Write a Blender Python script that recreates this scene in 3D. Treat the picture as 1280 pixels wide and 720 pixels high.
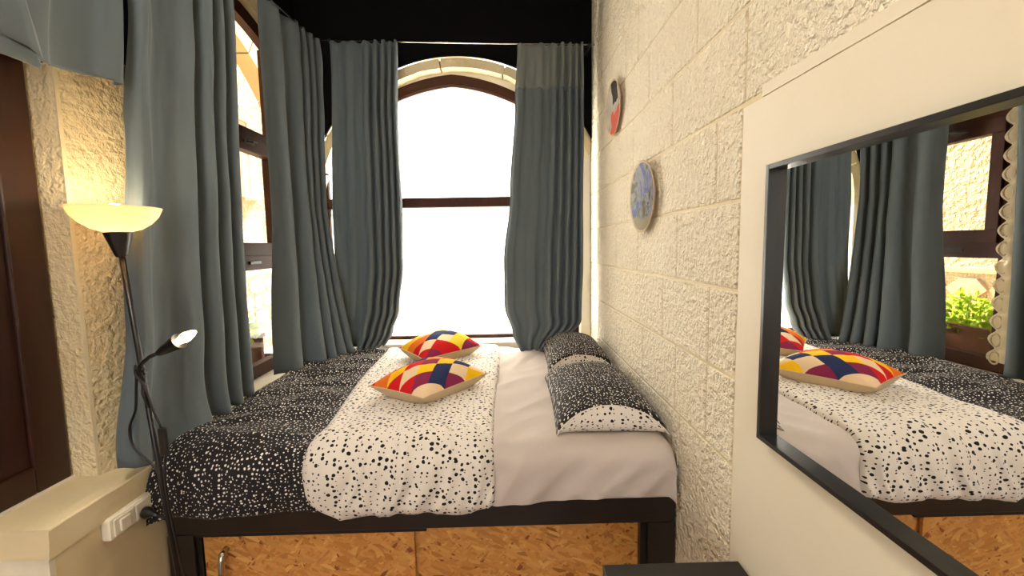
import bpy, math, random
from mathutils import Vector, Matrix, noise
random.seed(7)
EYE = 1.6                      # eye height above the floor; geometry below is written relative to the eye
scene = bpy.context.scene
for o in list(bpy.data.objects): bpy.data.objects.remove(o)
COL = scene.collection

# ------------------------------------------------------------------ camera
cam_d = bpy.data.cameras.new('camera'); cam = bpy.data.objects.new('camera', cam_d); COL.objects.link(cam)
cam_d.sensor_width = 36.0; cam_d.lens = 500.0/1280.0*36.0; cam_d.shift_y = -10.0/1280.0; cam_d.clip_start = 0.02
def cam_rot(pitch, yaw, roll):
    cp, sp, cy, sy = math.cos(pitch), math.sin(pitch), math.cos(yaw), math.sin(yaw)
    f = Vector((sy*cp, cy*cp, -sp)); r = Vector((cy, -sy, 0)); d = f.cross(r)
    cr, sr = math.cos(roll), math.sin(roll)
    r2 = cr*r + sr*d; d2 = -sr*r + cr*d
    return Matrix((r2, -d2, -f)).transposed()
cam.matrix_world = Matrix.Translation((0, 0, EYE)) @ cam_rot(0.0861527, 0.0147035, 0.0175345).to_4x4()
scene.camera = cam

# ------------------------------------------------------------------ world, sun, exposure
w = bpy.data.worlds.new('world'); scene.world = w; w.use_nodes = True
bg = w.node_tree.nodes['Background']; bg.inputs[0].default_value = (0.93, 0.95, 1.0, 1); bg.inputs[1].default_value = 2.2
sun_d = bpy.data.lights.new('sun', 'SUN'); sun_d.energy = 20.0; sun_d.angle = math.radians(0.6); sun_d.color = (1.0, 0.93, 0.80)
sun = bpy.data.objects.new('sun', sun_d); COL.objects.link(sun); sun.location = (8, 8, 12)
sun.rotation_euler = Vector((0.10, 0.72, 0.69)).to_track_quat('Z', 'Y').to_euler()
vs = scene.view_settings
vs.view_transform = 'Standard'; vs.look = 'None'; vs.gamma = 1.0; vs.use_curve_mapping = False; vs.exposure = 1.17
scene.cycles.max_bounces = 10; scene.cycles.diffuse_bounces = 6; scene.cycles.transparent_max_bounces = 12

# ------------------------------------------------------------------ material helpers
def srgb(r, g, b):
    f = lambda c: (c/255/12.92) if c/255 <= .04045 else ((c/255+.055)/1.055)**2.4
    return (f(r), f(g), f(b), 1)
class NM:
    def __init__(s, name, col, rough=.6, spec=.3, metal=0.0):
        s.m = bpy.data.materials.new(name); s.m.use_nodes = True; s.t = s.m.node_tree
        s.b = s.t.nodes['Principled BSDF']; s.out = s.t.nodes['Material Output']
        s.b.inputs['Base Color'].default_value = col; s.b.inputs['Roughness'].default_value = rough
        s.b.inputs['Specular IOR Level'].default_value = spec; s.b.inputs['Metallic'].default_value = metal
    def n(s, typ, **kw):
        nd = s.t.nodes.new(typ)
        for k, v in kw.items(): setattr(nd, k, v)
        return nd
    def l(s, a, b): s.t.links.new(a, b)
    def set(s, nd, **kw):
        for k, v in kw.items():
            key = k.replace('_', ' ')
            nd.inputs[key].default_value = v
        return nd
    def pos(s, scale=(1, 1, 1), rot=(0, 0, 0), uv=False, obj=False):
        mp = s.n('ShaderNodeMapping'); mp.inputs['Scale'].default_value = scale; mp.inputs['Rotation'].default_value = rot
        if uv or obj:
            tc = s.n('ShaderNodeTexCoord'); s.l(tc.outputs['UV' if uv else 'Object'], mp.inputs[0])
        else:
            g = s.n('ShaderNodeNewGeometry'); s.l(g.outputs['Position'], mp.inputs[0])
        return mp.outputs[0]
    def noise(s, vec, scale, detail=3, rough=.5, dist=0):
        nd = s.n('ShaderNodeTexNoise'); s.l(vec, nd.inputs['Vector'])
        s.set(nd, Scale=scale, Detail=detail, Roughness=rough, Distortion=dist); return nd.outputs['Fac']
    def ramp(s, fac, stops, const=False):
        r = s.n('ShaderNodeValToRGB'); cr = r.color_ramp
        if const: cr.interpolation = 'CONSTANT'
        while len(cr.elements) < len(stops): cr.elements.new(0.5)
        for e, (p, c) in zip(cr.elements, stops): e.position = p; e.color = c if len(c) == 4 else (*c, 1)
        s.l(fac, r.inputs[0]); return r.outputs[0]
    def math(s, op, a, b=None, c=None):
        nd = s.n('ShaderNodeMath', operation=op)
        for i, x in enumerate((a, b, c)):
            if x is None: continue
            if isinstance(x, (int, float)): nd.inputs[i].default_value = x
            else: s.l(x, nd.inputs[i])
        return nd.outputs[0]
    def mix(s, fac, a, b):
        nd = s.n('ShaderNodeMix', data_type='RGBA')
        for sock, x in ((nd.inputs['Factor'], fac), (nd.inputs[6], a), (nd.inputs[7], b)):
            if isinstance(x, (int, float, tuple)): sock.default_value = x
            else: s.l(x, sock)
        return nd.outputs[2]
    def color(s, sock): s.l(sock, s.b.inputs['Base Color'])
    def bump(s, h, dist=.01, strength=1.0):
        b = s.n('ShaderNodeBump'); s.l(h, b.inputs['Height']); b.inputs['Distance'].default_value = dist; b.inputs['Strength'].default_value = strength
        s.l(b.outputs[0], s.b.inputs['Normal']); return s

def plaster(name, col, dark, lump=55, dist=.012):
    m = NM(name, col, .75, .25); p = m.pos()
    n1 = m.noise(p, lump, 3, .55, .15); n2 = m.noise(p, lump*2.6, 2, .5)
    n1 = m.ramp(n1, [(.34, (0, 0, 0)), (.66, (1, 1, 1))]); h = m.math('ADD', m.math('MULTIPLY', n1, .55), m.math('MULTIPLY', n2, .25)); m.bump(h, dist, 1.0)
    c = m.mix(m.ramp(m.noise(p, 2.2, 4, .6), [(.35, (0, 0, 0)), (.75, (1, 1, 1))]), col, dark); m.color(c); return m.m
def smooth_plaster(name, col, dark, dist=.0015):
    m = NM(name, col, .6, .3); p = m.pos()
    m.bump(m.noise(p, 14, 5, .6), dist, .8)
    m.color(m.mix(m.ramp(m.noise(p, 3, 5, .65), [(.4, (0, 0, 0)), (.8, (1, 1, 1))]), col, dark)); return m.m
def wood(name, col, dark, scale=(2, 30, 30), rough=.35, spec=.5):
    m = NM(name, col, rough, spec); p = m.pos(scale)
    f = m.noise(p, 3, 5, .6, .8); m.color(m.mix(f, dark, col)); m.bump(f, .0008, .5); return m.m
def plain(name, col, rough=.5, spec=.4, metal=0.0, bumpscale=0, dist=.001):
    m = NM(name, col, rough, spec, metal); p = m.pos()
    f = m.noise(p, 9, 4, .6)
    m.color(m.mix(f, tuple(c*.82 for c in col[:3])+(1,), tuple(min(1, c*1.1) for c in col[:3])+(1,)))
    if bumpscale: m.bump(m.noise(p, bumpscale, 3), dist, .7)
    return m.m
def fabric(name, col, col2, weave=900, transl=.0):
    m = NM(name, col, .85, .15); p = m.pos()
    m.b.inputs['Sheen Weight'].default_value = .15; m.b.inputs['Sheen Roughness'].default_value = .4
    m.color(m.mix(m.noise(p, 3, 4, .6), col, col2)); m.bump(m.noise(p, 40, 4, .65), .0022, .55)
    if transl:
        tr = m.n('ShaderNodeBsdfTranslucent'); tr.inputs[0].default_value = col
        mx = m.n('ShaderNodeMixShader'); mx.inputs[0].default_value = transl
        m.l(m.b.outputs[0], mx.inputs[1]); m.l(tr.outputs[0], mx.inputs[2]); m.l(mx.outputs[0], m.out.inputs[0])
    return m.m
def dotted(name, ground, dot, cell, rmin, rmax, stretch=1.0, jitter=.85):
    m = NM(name, ground, .85, .15); m.b.inputs['Sheen Weight'].default_value = .08
    uv = m.pos((1/cell, stretch/cell, 1), uv=True)
    wob = m.n('ShaderNodeTexNoise'); m.l(uv, wob.inputs['Vector']); m.set(wob, Scale=1.1, Detail=1.0)
    add = m.n('ShaderNodeVectorMath', operation='MULTIPLY_ADD'); m.l(wob.outputs['Color'], add.inputs[0]); add.inputs[1].default_value = (.35, .35, 0); m.l(uv, add.inputs[2])
    v = m.n('ShaderNodeTexVoronoi', voronoi_dimensions='2D'); m.l(add.outputs[0], v.inputs['Vector']); m.set(v, Scale=1.0, Randomness=jitter)
    sep = m.n('ShaderNodeSeparateColor'); m.l(v.outputs['Color'], sep.inputs[0])
    rad = m.math('MULTIPLY_ADD', m.math('POWER', sep.outputs[0], 1.6), rmax-rmin, rmin)
    inside = m.math('LESS_THAN', v.outputs['Distance'], rad)
    m.color(m.mix(inside, ground, dot)); m.bump(m.noise(m.pos(), 30, 4, .6), .003, .5); return m.m
def osb():
    m = NM('osb_board', (.5, .28, .1, 1), .5, .35)
    cols = [(0, srgb(176, 116, 54)), (.25, srgb(198, 138, 70)), (.5, srgb(210, 152, 84)), (.72, srgb(186, 122, 58)), (.9, srgb(218, 166, 96)), (.975, srgb(138, 78, 34))]
    cur = None; hs = None
    for i, (ang, sx, sz) in enumerate(((.25, 22, 75), (1.25, 20, 70), (-.6, 24, 80), (2.2, 20, 64), (.8, 26, 84), (2.75, 22, 70))):
        p = m.pos((sx, 1, sz), (0, 0, 0), obj=True)
        rot = m.n('ShaderNodeMapping', vector_type='POINT'); rot.inputs['Rotation'].default_value = (0, ang, 0); rot.inputs['Location'].default_value = (i*1.7, 0, i*.6)
        tc = m.n('ShaderNodeTexCoord'); m.l(tc.outputs['Object'], rot.inputs[0])
        sc = m.n('ShaderNodeMapping'); sc.inputs['Scale'].default_value = (sx, 0, sz); m.l(rot.outputs[0], sc.inputs[0])
        v = m.n('ShaderNodeTexVoronoi'); m.l(sc.outputs[0], v.inputs['Vector']); m.set(v, Scale=1.0)
        sep = m.n('ShaderNodeSeparateColor'); m.l(v.outputs['Color'], sep.inputs[0])
        c = m.ramp(sep.outputs[0], cols)
        if cur is None: cur = c; hs = sep.outputs[1]
        else:
            gate = m.math('GREATER_THAN', sep.outputs[2], .58)
            cur = m.mix(gate, cur, c); hs = m.math('ADD', hs, m.math('MULTIPLY', gate, sep.outputs[1]))
    m.color(cur); m.bump(hs, .001, .5); return m.m
def cushion_print():
    m = NM('diamond_print', (1, 1, 1, 1), .9, .1)
    tc = m.n('ShaderNodeTexCoord'); sp = m.n('ShaderNodeSeparateXYZ'); m.l(tc.outputs['UV'], sp.inputs[0])
    a = m.math('MULTIPLY', sp.outputs[0], 3.2); b = m.math('MULTIPLY', sp.outputs[1], 4.4)
    i = m.math('FLOOR', m.math('ADD', a, b)); j = m.math('FLOOR', m.math('SUBTRACT', a, b))
    cb = m.n('ShaderNodeCombineXYZ'); m.l(i, cb.inputs[0]); m.l(j, cb.inputs[1])
    oi = m.n('ShaderNodeObjectInfo'); m.l(oi.outputs['Random'], cb.inputs[2])
    wn = m.n('ShaderNodeTexWhiteNoise'); m.l(cb.outputs[0], wn.inputs['Vector'])
    c = m.ramp(wn.outputs['Value'], [(0, srgb(196, 32, 34)), (.2, srgb(242, 186, 30)), (.42, srgb(128, 42, 74)), (.58, srgb(42, 50, 84)), (.74, srgb(226, 196, 158)), (.86, srgb(222, 112, 40)), (.93, srgb(230, 200, 60))], True)
    m.color(c); m.bump(m.noise(m.pos(), 160, 3), .0015, .6); return m.m

M = {}
M['stone'] = plaster('rough_plaster', srgb(250, 238, 214), srgb(246, 233, 205), 46, .030)
M['stone_yellow'] = plaster('rough_pier_plaster', srgb(228, 210, 170), srgb(214, 192, 148), 46, .011)
M['joint'] = smooth_plaster('joint_plaster', srgb(212, 196, 158), srgb(224, 208, 172), .002)
M['smooth'] = smooth_plaster('smooth_plaster', srgb(226, 216, 195), srgb(221, 210, 187))
M['white_stone'] = smooth_plaster('white_painted_stone', srgb(232, 224, 206), srgb(206, 196, 172), .004)
M['arch_stone'] = plaster('arch_stone', srgb(230, 214, 178), srgb(196, 172, 124), 22, .006)
M['black'] = plain('black_paint', srgb(26, 23, 21), .35, .35)
M['dead_black'] = plain('black_board', srgb(9, 8, 8), .8, .1)
M['bed_black'] = wood('black_stained_wood', srgb(40, 33, 28), srgb(24, 20, 17), (2, 26, 26), .33)
M['mirror_black'] = plain('black_lacquer', srgb(30, 28, 27), .3, .4)
M['brown'] = wood('brown_window_wood', srgb(74, 38, 20), srgb(42, 20, 11), (18, 18, 2), .55, .18)
M['shutter'] = wood('dark_brown_shutter', srgb(62, 30, 17), srgb(32, 16, 10), (16, 16, 1.6), .4)
M['curtain'] = fabric('blue_grey_curtain', srgb(97, 105, 108), srgb(88, 97, 100), transl=.06)
M['header'] = fabric('curtain_header_tape', srgb(124, 128, 122), srgb(116, 120, 116), transl=.2)
M['sheet'] = fabric('beige_sheet', srgb(192, 181, 173), srgb(183, 171, 161))
M['dark_dots'] = dotted('black_cloth_white_dots', srgb(33, 30, 31), srgb(226, 218, 208), .0150, .11, .275, 1.0, .8)
M['white_dots'] = dotted('white_cloth_black_dots', srgb(216, 207, 196), srgb(26, 23, 23), .0235, .11, .33, 1.15, .75)
M['beige'] = fabric('beige_linen', srgb(206, 182, 146), srgb(190, 166, 130))
M['print'] = cushion_print()
M['osb'] = osb()
M['chrome'] = plain('chrome', srgb(210, 208, 204), .16, .5, 1.0)
M['white_plastic'] = plain('white_plastic', srgb(232, 224, 204), .35, .5)
M['black_plastic'] = plain('black_plastic', srgb(22, 20, 20), .35, .45)
M['concrete'] = plain('ground_paving', srgb(176, 160, 132), .85, .2, 0, 30, .003)
M['floor'] = wood('wood_floor', srgb(150, 110, 72), srgb(110, 78, 50), (3, 20, 3), .4)
M['ceiling'] = smooth_plaster('ceiling_paint', srgb(236, 230, 218), srgb(228, 222, 208))
M['outer'] = plaster('outside_plaster', srgb(172, 154, 120), srgb(160, 140, 105), 16, .05)
M['outer_trim'] = smooth_plaster('outside_band', srgb(172, 152, 114), srgb(158, 136, 98), .006)
M['flag'] = smooth_plaster('flagstone', srgb(172, 142, 112), srgb(160, 120, 90), .01)
M['terracotta'] = plain('planter_brown', srgb(122, 76, 54), .7, .25, 0, 40, .002)
M['leaf'] = fabric('leaf_green', srgb(168, 188, 62), srgb(120, 150, 44), transl=.45)
M['lace'] = fabric('cream_lace', srgb(222, 210, 184), srgb(206, 192, 160), transl=.5)
m = NM('mirror_glass', (.93, .94, .93, 1), 0.0, .5, 1.0); m.l(m.ramp(m.noise(m.pos(), 2), [(0, (.92, .93, .92)), (1, (.94, .95, .94))]), m.b.inputs['Base Color']); M['mirror'] = m.m
def clear_glass():
    m = NM('window_glass', (1, 1, 1, 1), .02, .5); t = m.n('ShaderNodeBsdfTransparent'); t.inputs[0].default_value = (.95, .96, .94, 1)
    g = m.n('ShaderNodeBsdfGlossy'); g.inputs['Roughness'].default_value = .02
    f = m.n('ShaderNodeFresnel'); f.inputs[0].default_value = 1.45; mx = m.n('ShaderNodeMixShader')
    ge = m.n('ShaderNodeNewGeometry'); k = m.math('MULTIPLY', f.outputs[0], m.math('SUBTRACT', 1.0, ge.outputs['Backfacing']))   # reflect at the front face only
    m.l(k, mx.inputs[0]); m.l(t.outputs[0], mx.inputs[1]); m.l(g.outputs[0], mx.inputs[2]); m.l(mx.outputs[0], m.out.inputs[0]); return m.m
M['glass'] = clear_glass()
def frosted(name, ribs):
    m = NM(name, (.9, .9, .9, 1), .3, .3); t = m.n('ShaderNodeBsdfTranslucent')
    p = m.pos((1, 1, 1)); f = m.noise(p, 3, 4, .6)
    if ribs:
        wv = m.n('ShaderNodeTexWave', bands_direction='X', wave_type='BANDS'); m.l(p, wv.inputs['Vector']); m.set(wv, Scale=9.0, Distortion=.2)
        f = m.math('MULTIPLY_ADD', wv.outputs['Fac'], .25, m.math('MULTIPLY', f, .75))
    c = m.mix(f, (.84, .85, .86, 1), (.95, .95, .94, 1)); m.l(c, t.inputs[0])
    mx = m.n('ShaderNodeMixShader'); mx.inputs[0].default_value = .92
    m.l(m.b.outputs[0], mx.inputs[1]); m.l(t.outputs[0], mx.inputs[2]); m.l(mx.outputs[0], m.out.inputs[0]); return m.m
M['frost_up'] = frosted('frosted_film', False); M['frost_low'] = frosted('ribbed_film', True)
def bowl_mat():
    m = NM('cream_lamp_bowl', srgb(250, 226, 170), .25, .5); t = m.n('ShaderNodeBsdfTranslucent'); t.inputs[0].default_value = srgb(255, 236, 200)
    m.color(m.mix(m.noise(m.pos(), 5), srgb(252, 238, 206), srgb(248, 230, 194)))
    mx = m.n('ShaderNodeMixShader'); mx.inputs[0].default_value = .55
    m.l(m.b.outputs[0], mx.inputs[1]); m.l(t.outputs[0], mx.inputs[2]); m.l(mx.outputs[0], m.out.inputs[0]); return m.m
M['bowl'] = bowl_mat()
def glow(name, col, s):
    m = NM(name, col, .3); m.b.inputs['Emission Color'].default_value = col
    f = m.noise(m.pos(), 60); st = m.math('MULTIPLY_ADD', f, s*.4, s*.8); m.l(st, m.b.inputs['Emission Strength']); return m.m
M['bulb'] = glow('warm_bulb', (1.0, .83, .55, 1), 52)
M['flame_bulb'] = glow('warm_candle_bulb', (1.0, .72, .36, 1), 8)
M['fill_glow'] = glow('fill_light_diffuser', (1.0, .95, .86, 1), 16)  # glow of the added, unseen fill lamp
def art(name, stops, sc):
    m = NM(name, (1, 1, 1, 1), .25, .5); p = m.pos((1, 1, 1), obj=True)
    m.color(m.ramp(m.noise(p, sc, 5, .65, 1.0), stops)); return m
a1 = art('plate_art_blue', [(.25, srgb(64, 62, 120)), (.42, srgb(96, 104, 150)), (.5, srgb(150, 150, 150)), (.58, srgb(82, 84, 62)), (.7, srgb(120, 82, 52))], 11)
g = a1.n('ShaderNodeTexCoord'); s_ = a1.n('ShaderNodeSeparateXYZ'); a1.l(g.outputs['Object'], s_.inputs[0])
base = a1.b.inputs['Base Color'].links[0].from_socket
low = a1.ramp(a1.math('ADD', s_.outputs[2], a1.math('MULTIPLY', a1.noise(a1.pos(obj=True), 16), .06)), [(0, (1, 1, 1)), (.001, (0, 0, 0))]); a1.color(a1.mix(a1.math('LESS_THAN', a1.math('ADD', s_.outputs[2], a1.math('MULTIPLY', a1.noise(a1.pos(obj=True), 16), .08)), -.055), base, srgb(150, 138, 112)))
M['art_blue'] = a1.m
a2 = art('plate_art_red', [(.3, srgb(196, 186, 170)), (.55, srgb(178, 170, 158)), (.7, srgb(150, 140, 132))], 7)
g = a2.n('ShaderNodeTexCoord'); s_ = a2.n('ShaderNodeSeparateXYZ'); a2.l(g.outputs['Object'], s_.inputs[0])
base = a2.b.inputs['Base Color'].links[0].from_socket; nz = a2.noise(a2.pos(obj=True), 14)
zz = a2.math('ADD', s_.outputs[2], a2.math('MULTIPLY', nz, .1)); yy = a2.math('ABSOLUTE', a2.math('ADD', s_.outputs[1], a2.math('MULTIPLY', nz, .06)))
red = a2.math('MULTIPLY', a2.math('LESS_THAN', zz, .03), a2.math('LESS_THAN', yy, .095))
drk = a2.math('MULTIPLY', a2.math('GREATER_THAN', zz, .075), a2.math('LESS_THAN', yy, .06))
a2.color(a2.mix(drk, a2.mix(red, base, srgb(206, 92, 76)), srgb(64, 58, 54))); M['art_red'] = a2.m

# ------------------------------------------------------------------ object helpers
class MB:
    def __init__(s): s.v = []; s.f = []; s.uv = {}
    def add(s, vs, fs, uvs=None):
        b = len(s.v); s.v += [tuple(x) for x in vs]; s.f += [tuple(i+b for i in f) for f in fs]
        if uvs:
            for i, q in enumerate(uvs): s.uv[b+i] = q
        return s
    def box(s, x0, x1, y0, y1, z0, z1, bev=0):
        if bev <= 0:
            vs = [(x, y, z) for z in (z0, z1) for y in (y0, y1) for x in (x0, x1)]
            return s.add(vs, [(0, 2, 3, 1), (4, 5, 7, 6), (0, 1, 5, 4), (2, 6, 7, 3), (0, 4, 6, 2), (1, 3, 7, 5)])
        import bmesh
        bm = bmesh.new(); bmesh.ops.create_cube(bm, size=1)
        for v in bm.verts: v.co = ((x0+x1)/2+v.co.x*(x1-x0), (y0+y1)/2+v.co.y*(y1-y0), (z0+z1)/2+v.co.z*(z1-z0))
        bmesh.ops.bevel(bm, geom=bm.edges[:], offset=bev, segments=2, profile=.6, affect='EDGES')
        bm.verts.index_update(); s.add([v.co[:] for v in bm.verts], [[v.index for v in f.verts] for f in bm.faces]); bm.free(); return s
    def grid(s, fn, nu, nv, uvfn=None, flip=False):
        vs = []; uvs = []
        for j in range(nv+1):
            for i in range(nu+1):
                vs.append(tuple(fn(i/nu, j/nv)))
                if uvfn: uvs.append(uvfn(i/nu, j/nv))
        fs = []
        for j in range(nv):
            for i in range(nu):
                a = j*(nu+1)+i; q = (a, a+1, a+nu+2, a+nu+1); fs.append(q[::-1] if flip else q)
        return s.add(vs, fs, uvs or None)
    def tube(s, pts, r, n=10, closed=False):
        pts = [Vector(p) for p in pts]; rs = r if isinstance(r, (list, tuple)) else [r]*len(pts)
        vs = []; up = Vector((0, 0, 1)); prev = None
        for i, p in enumerate(pts):
            d = (pts[min(i+1, len(pts)-1)]-pts[max(i-1, 0)]).normalized()
            if prev is None:
                a = d.cross(up if abs(d.z) < .95 else Vector((1, 0, 0))).normalized()
            else: a = (prev-d*prev.dot(d)).normalized()
            prev = a; b = d.cross(a)
            for k in range(n):
                t = 2*math.pi*k/n; vs.append(p+(a*math.cos(t)+b*math.sin(t))*rs[i])
        fs = [(i*n+k, i*n+(k+1) % n, (i+1)*n+(k+1) % n, (i+1)*n+k) for i in range(len(pts)-1) for k in range(n)]
        fs += [tuple(range(n))[::-1], tuple((len(pts)-1)*n+k for k in range(n))]
        return s.add(vs, fs)
    def lathe(s, prof, c, axis=(0, 0, 1), n=32, cap=True):
        ax = Vector(axis).normalized(); a = ax.orthogonal().normalized(); b = ax.cross(a); c = Vector(c); vs = []
        for (r, h) in prof:
            for k in range(n):
                t = 2*math.pi*k/n; vs.append(c+ax*h+(a*math.cos(t)+b*math.sin(t))*r)
        fs = [(i*n+k, i*n+(k+1) % n, (i+1)*n+(k+1) % n, (i+1)*n+k) for i in range(len(prof)-1) for k in range(n)]
        if cap and prof[0][0] > 1e-6: fs.append(tuple(range(n))[::-1])
        if cap and prof[-1][0] > 1e-6: fs.append(tuple((len(prof)-1)*n+k for k in range(n)))
        return s.add(vs, fs)
    def prism(s, poly, axis, a0, a1):
        """poly of (p,q); axis 'x': (a,p,q)  'y': (p,a,q)  'z': (p,q,a)"""
        put = {'x': lambda p, q, a: (a, p, q), 'y': lambda p, q, a: (p, a, q), 'z': lambda p, q, a: (p, q, a)}[axis]
        n = len(poly); vs = [put(p, q, a0) for p, q in poly]+[put(p, q, a1) for p, q in poly]
        fs = [tuple(range(n))[::-1], tuple(range(n, 2*n))]+[(i, (i+1) % n, n+(i+1) % n, n+i) for i in range(n)]
        return s.add(vs, fs)
    def ring(s, outer, inner, axis, a0, a1, a0i=None):
        """solid band between two curves of equal length, extruded along axis; inner edge may start deeper"""
        put = {'x': lambda p, q, a: (a, p, q), 'y': lambda p, q, a: (p, a, q)}[axis]
        n = len(outer); vs = []
        for (o, i) in zip(outer, inner):
            vs += [put(*o, a0), put(*i, a0 if a0i is None else a0i), put(*i, a1), put(*o, a1)]
        fs = []
        for k in range(n-1):
            b = 4*k; c = b+4
            for e in range(4): fs.append((b+e, b+(e+1) % 4, c+(e+1) % 4, c+e))
        fs += [(3, 2, 1, 0), (4*n-4, 4*n-3, 4*n-2, 4*n-1)]
        return s.add(vs, fs)
    def build(s, name, mat, parent=None, smooth=False, solid=0, sub=0, origin=None):
        if parent is not None:
            org = Vector(parent.get('_org', (0, 0, 0)))
        elif origin is not None: org = Vector(origin)+Vector((0, 0, EYE))
        else:
            xs, ys, zs = zip(*s.v); org = Vector(((min(xs)+max(xs))/2, (min(ys)+max(ys))/2, min(zs)+EYE))
        local = org
        me = bpy.data.meshes.new(name)
        me.from_pydata([(v[0]-local.x, v[1]-local.y, v[2]+EYE-local.z) for v in s.v], [], s.f)
        if s.uv:
            ul = me.uv_layers.new(name='UVMap')
            for lp in me.loops: ul.data[lp.index].uv = s.uv.get(lp.vertex_index, (0, 0))
        import bmesh
        bm = bmesh.new(); bm.from_mesh(me); bmesh.ops.recalc_face_normals(bm, faces=bm.faces[:]); bm.to_mesh(me); bm.free()
        if smooth:
            for p in me.polygons: p.use_smooth = True
        me.materials.append(mat)
        o = bpy.data.objects.new(name, me); COL.objects.link(o); o['_org'] = tuple(org)
        if parent is not None: o.parent = parent
        else: o.location = org
        if solid:
            md = o.modifiers.new('thickness', 'SOLIDIFY'); md.thickness = solid; md.offset = 0
        if sub:
            md = o.modifiers.new('subdivision', 'SUBSURF'); md.levels = sub; md.render_levels = sub
        return o
def tag(o, label, cat, group=None):
    o['label'] = label; o['category'] = cat
    if group: o['group'] = group
    return o
def thing(name, label, cat, loc, group=None):
    o = bpy.data.objects.new(name, None); COL.objects.link(o); o.empty_display_size = .05
    p = Vector(loc)+Vector((0, 0, EYE)); o.location = p; o['_org'] = tuple(p)
    return tag(o, label, cat, group)
def struct(o, label=None):
    o['kind'] = 'structure'
    if label: o['label'] = label
    return o
def nz(x, y, z=0): return noise.noise(Vector((x, y, z)))
def lerp(a, b, t): return a+(b-a)*t
def interp(tab, x):
    if x <= tab[0][0]: return tab[0][1]
    for (a, va), (b, vb) in zip(tab, tab[1:]):
        if x <= b:
            t = (x-a)/(b-a); return va+(vb-va)*t
    return tab[-1][1]
def sinterp(tab, x):
    if x <= tab[0][0]: return tab[0][1]
    for (a, va), (b, vb) in zip(tab, tab[1:]):
        if x <= b:
            t = (x-a)/(b-a); t = t*t*(3-2*t); return va+(vb-va)*t
    return tab[-1][1]
FLOOR = -EYE; CEIL = 2.0
XR = .665; XL = -1.60; YB = 3.08; ZM = -.78          # right wall, left wall, back board, mattress top

# ================================================================== SETTING
struct(MB().box(-3.4, 1.2, -3.2, 3.4, FLOOR-.1, FLOOR).build('floor', M['floor']))
struct(MB().box(-3.4, 1.0, -3.2, 1.2, CEIL, CEIL+.12).build('ceiling', M['ceiling']))
struct(MB().box(-1.7, 1.0, 1.2, 3.35, CEIL, CEIL+.12).build('ceiling', M['dead_black']), 'black painted ceiling above the bed alcove')

# right wall: scored plaster blocks standing proud of recessed joints, with a smooth patch for the mirror
wr = struct(MB().box(XR+.004, XR+.30, -3.2, 3.22, FLOOR, CEIL).build('wall_right', M['joint']))
rows = [1.906, 1.648, 1.39, 1.132, .89, .636, .377, .116, -.143, -.403, -.67, -.93, -1.19, -1.45, -1.6]
seam = {1.132: [2.23, 2.03], .89: [1.873, 1.417], .636: [2.096, 1.611, 1.128], .377: [1.27], .116: [1.552, 2.01, 2.406], -.143: [1.297, 1.683, 2.206, 2.59], -.403: [1.30, 1.546, 1.924]}
G = .0035
def block(y0, y1, z0, z1, wall=wr):
    if y1-y0 < .03 or z1-z0 < .02: return
    c = .004
    vs = [(XR+.006, y, z) for y, z in ((y0+G, z0+G), (y1-G, z0+G), (y1-G, z1-G), (y0+G, z1-G))]
    vs += [(XR, y, z) for y, z in ((y0+G+c, z0+G+c), (y1-G-c, z0+G+c), (y1-G-c, z1-G-c), (y0+G+c, z1-G-c))]
    b = MB().add(vs, [(4, 5, 6, 7), (0, 1, 5, 4), (1, 2, 6, 5), (2, 3, 7, 6), (3, 0, 4, 7), (3, 2, 1, 0)]).build('block', M['stone'], wall)
for ri in range(len(rows)-1):
    zt, zb = rows[ri], rows[ri+1]; key = rows[ri]
    ys = sorted(seam.get(key, [])); off = .23 if ri % 2 else 0.0
    lo = .40 if zb > .37 else 1.135
    if not ys: ys = [1.5+off]
    first, last = ys[0], ys[-1]
    y = first-.46
    while y > lo: ys.insert(0, y); y -= .46
    y = last+.46
    while y < 3.20: ys.append(y); y += .46
    ys = [lo]+[q for q in ys if q > lo+.03]+[3.215]
    for a, b in zip(ys, ys[1:]): block(a, b, zb, zt)
p = MB().box(XR-.0005, XR+.006, -3.2, 1.13, FLOOR, .365).build('plaster_patch', M['smooth'], wr)
MB().box(XR-.0008, XR+.006, .4, 1.05, .368, .397).build('plaster_band', M['smooth'], wr)
MB().box(XR-.001, XR+.006, -3.2, .4, .38, CEIL).build('plaster_patch', M['smooth'], wr)

# left wall, near part: low wall with a ledge, brown shutter, rough pier
wl = struct(MB().box(-1.95, -1.365, 1.135, 3.3, FLOOR, -.89).build('wall_left', M['joint']))
MB().box(-2.0, -1.585, -3.2, 1.40, CEIL-.9, CEIL).build('upper_wall', M['smooth'], wl)
MB().box(-2.0, -1.60, -3.2, 0.20, FLOOR, CEIL-.9).build('near_wall', M['smooth'], wl)
MB().box(-2.0, -1.60, .2, 1.135, FLOOR, -.89).build('near_wall', M['smooth'], wl)
MB().prism([(-1.95, 1.395), (-1.478, 1.395), (-1.405, 1.60), (-1.405, 1.615), (-1.95, 1.615)], 'z', -.80, .625).build('pier', M['stone_yellow'], wl)
MB().prism([(-1.60, 1.39), (-1.578, 1.39), (-1.578, 1.40), (-1.60, 1.40)], 'z', -.8, .63).build('margin', M['white_stone'], wl)
MB().prism([(-1.4798, 1.3940), (-1.4776, 1.3940), (-1.4740, 1.404), (-1.479, 1.406)], 'z', -.8, .627).build('margin', M['joint'], wl)
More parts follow.
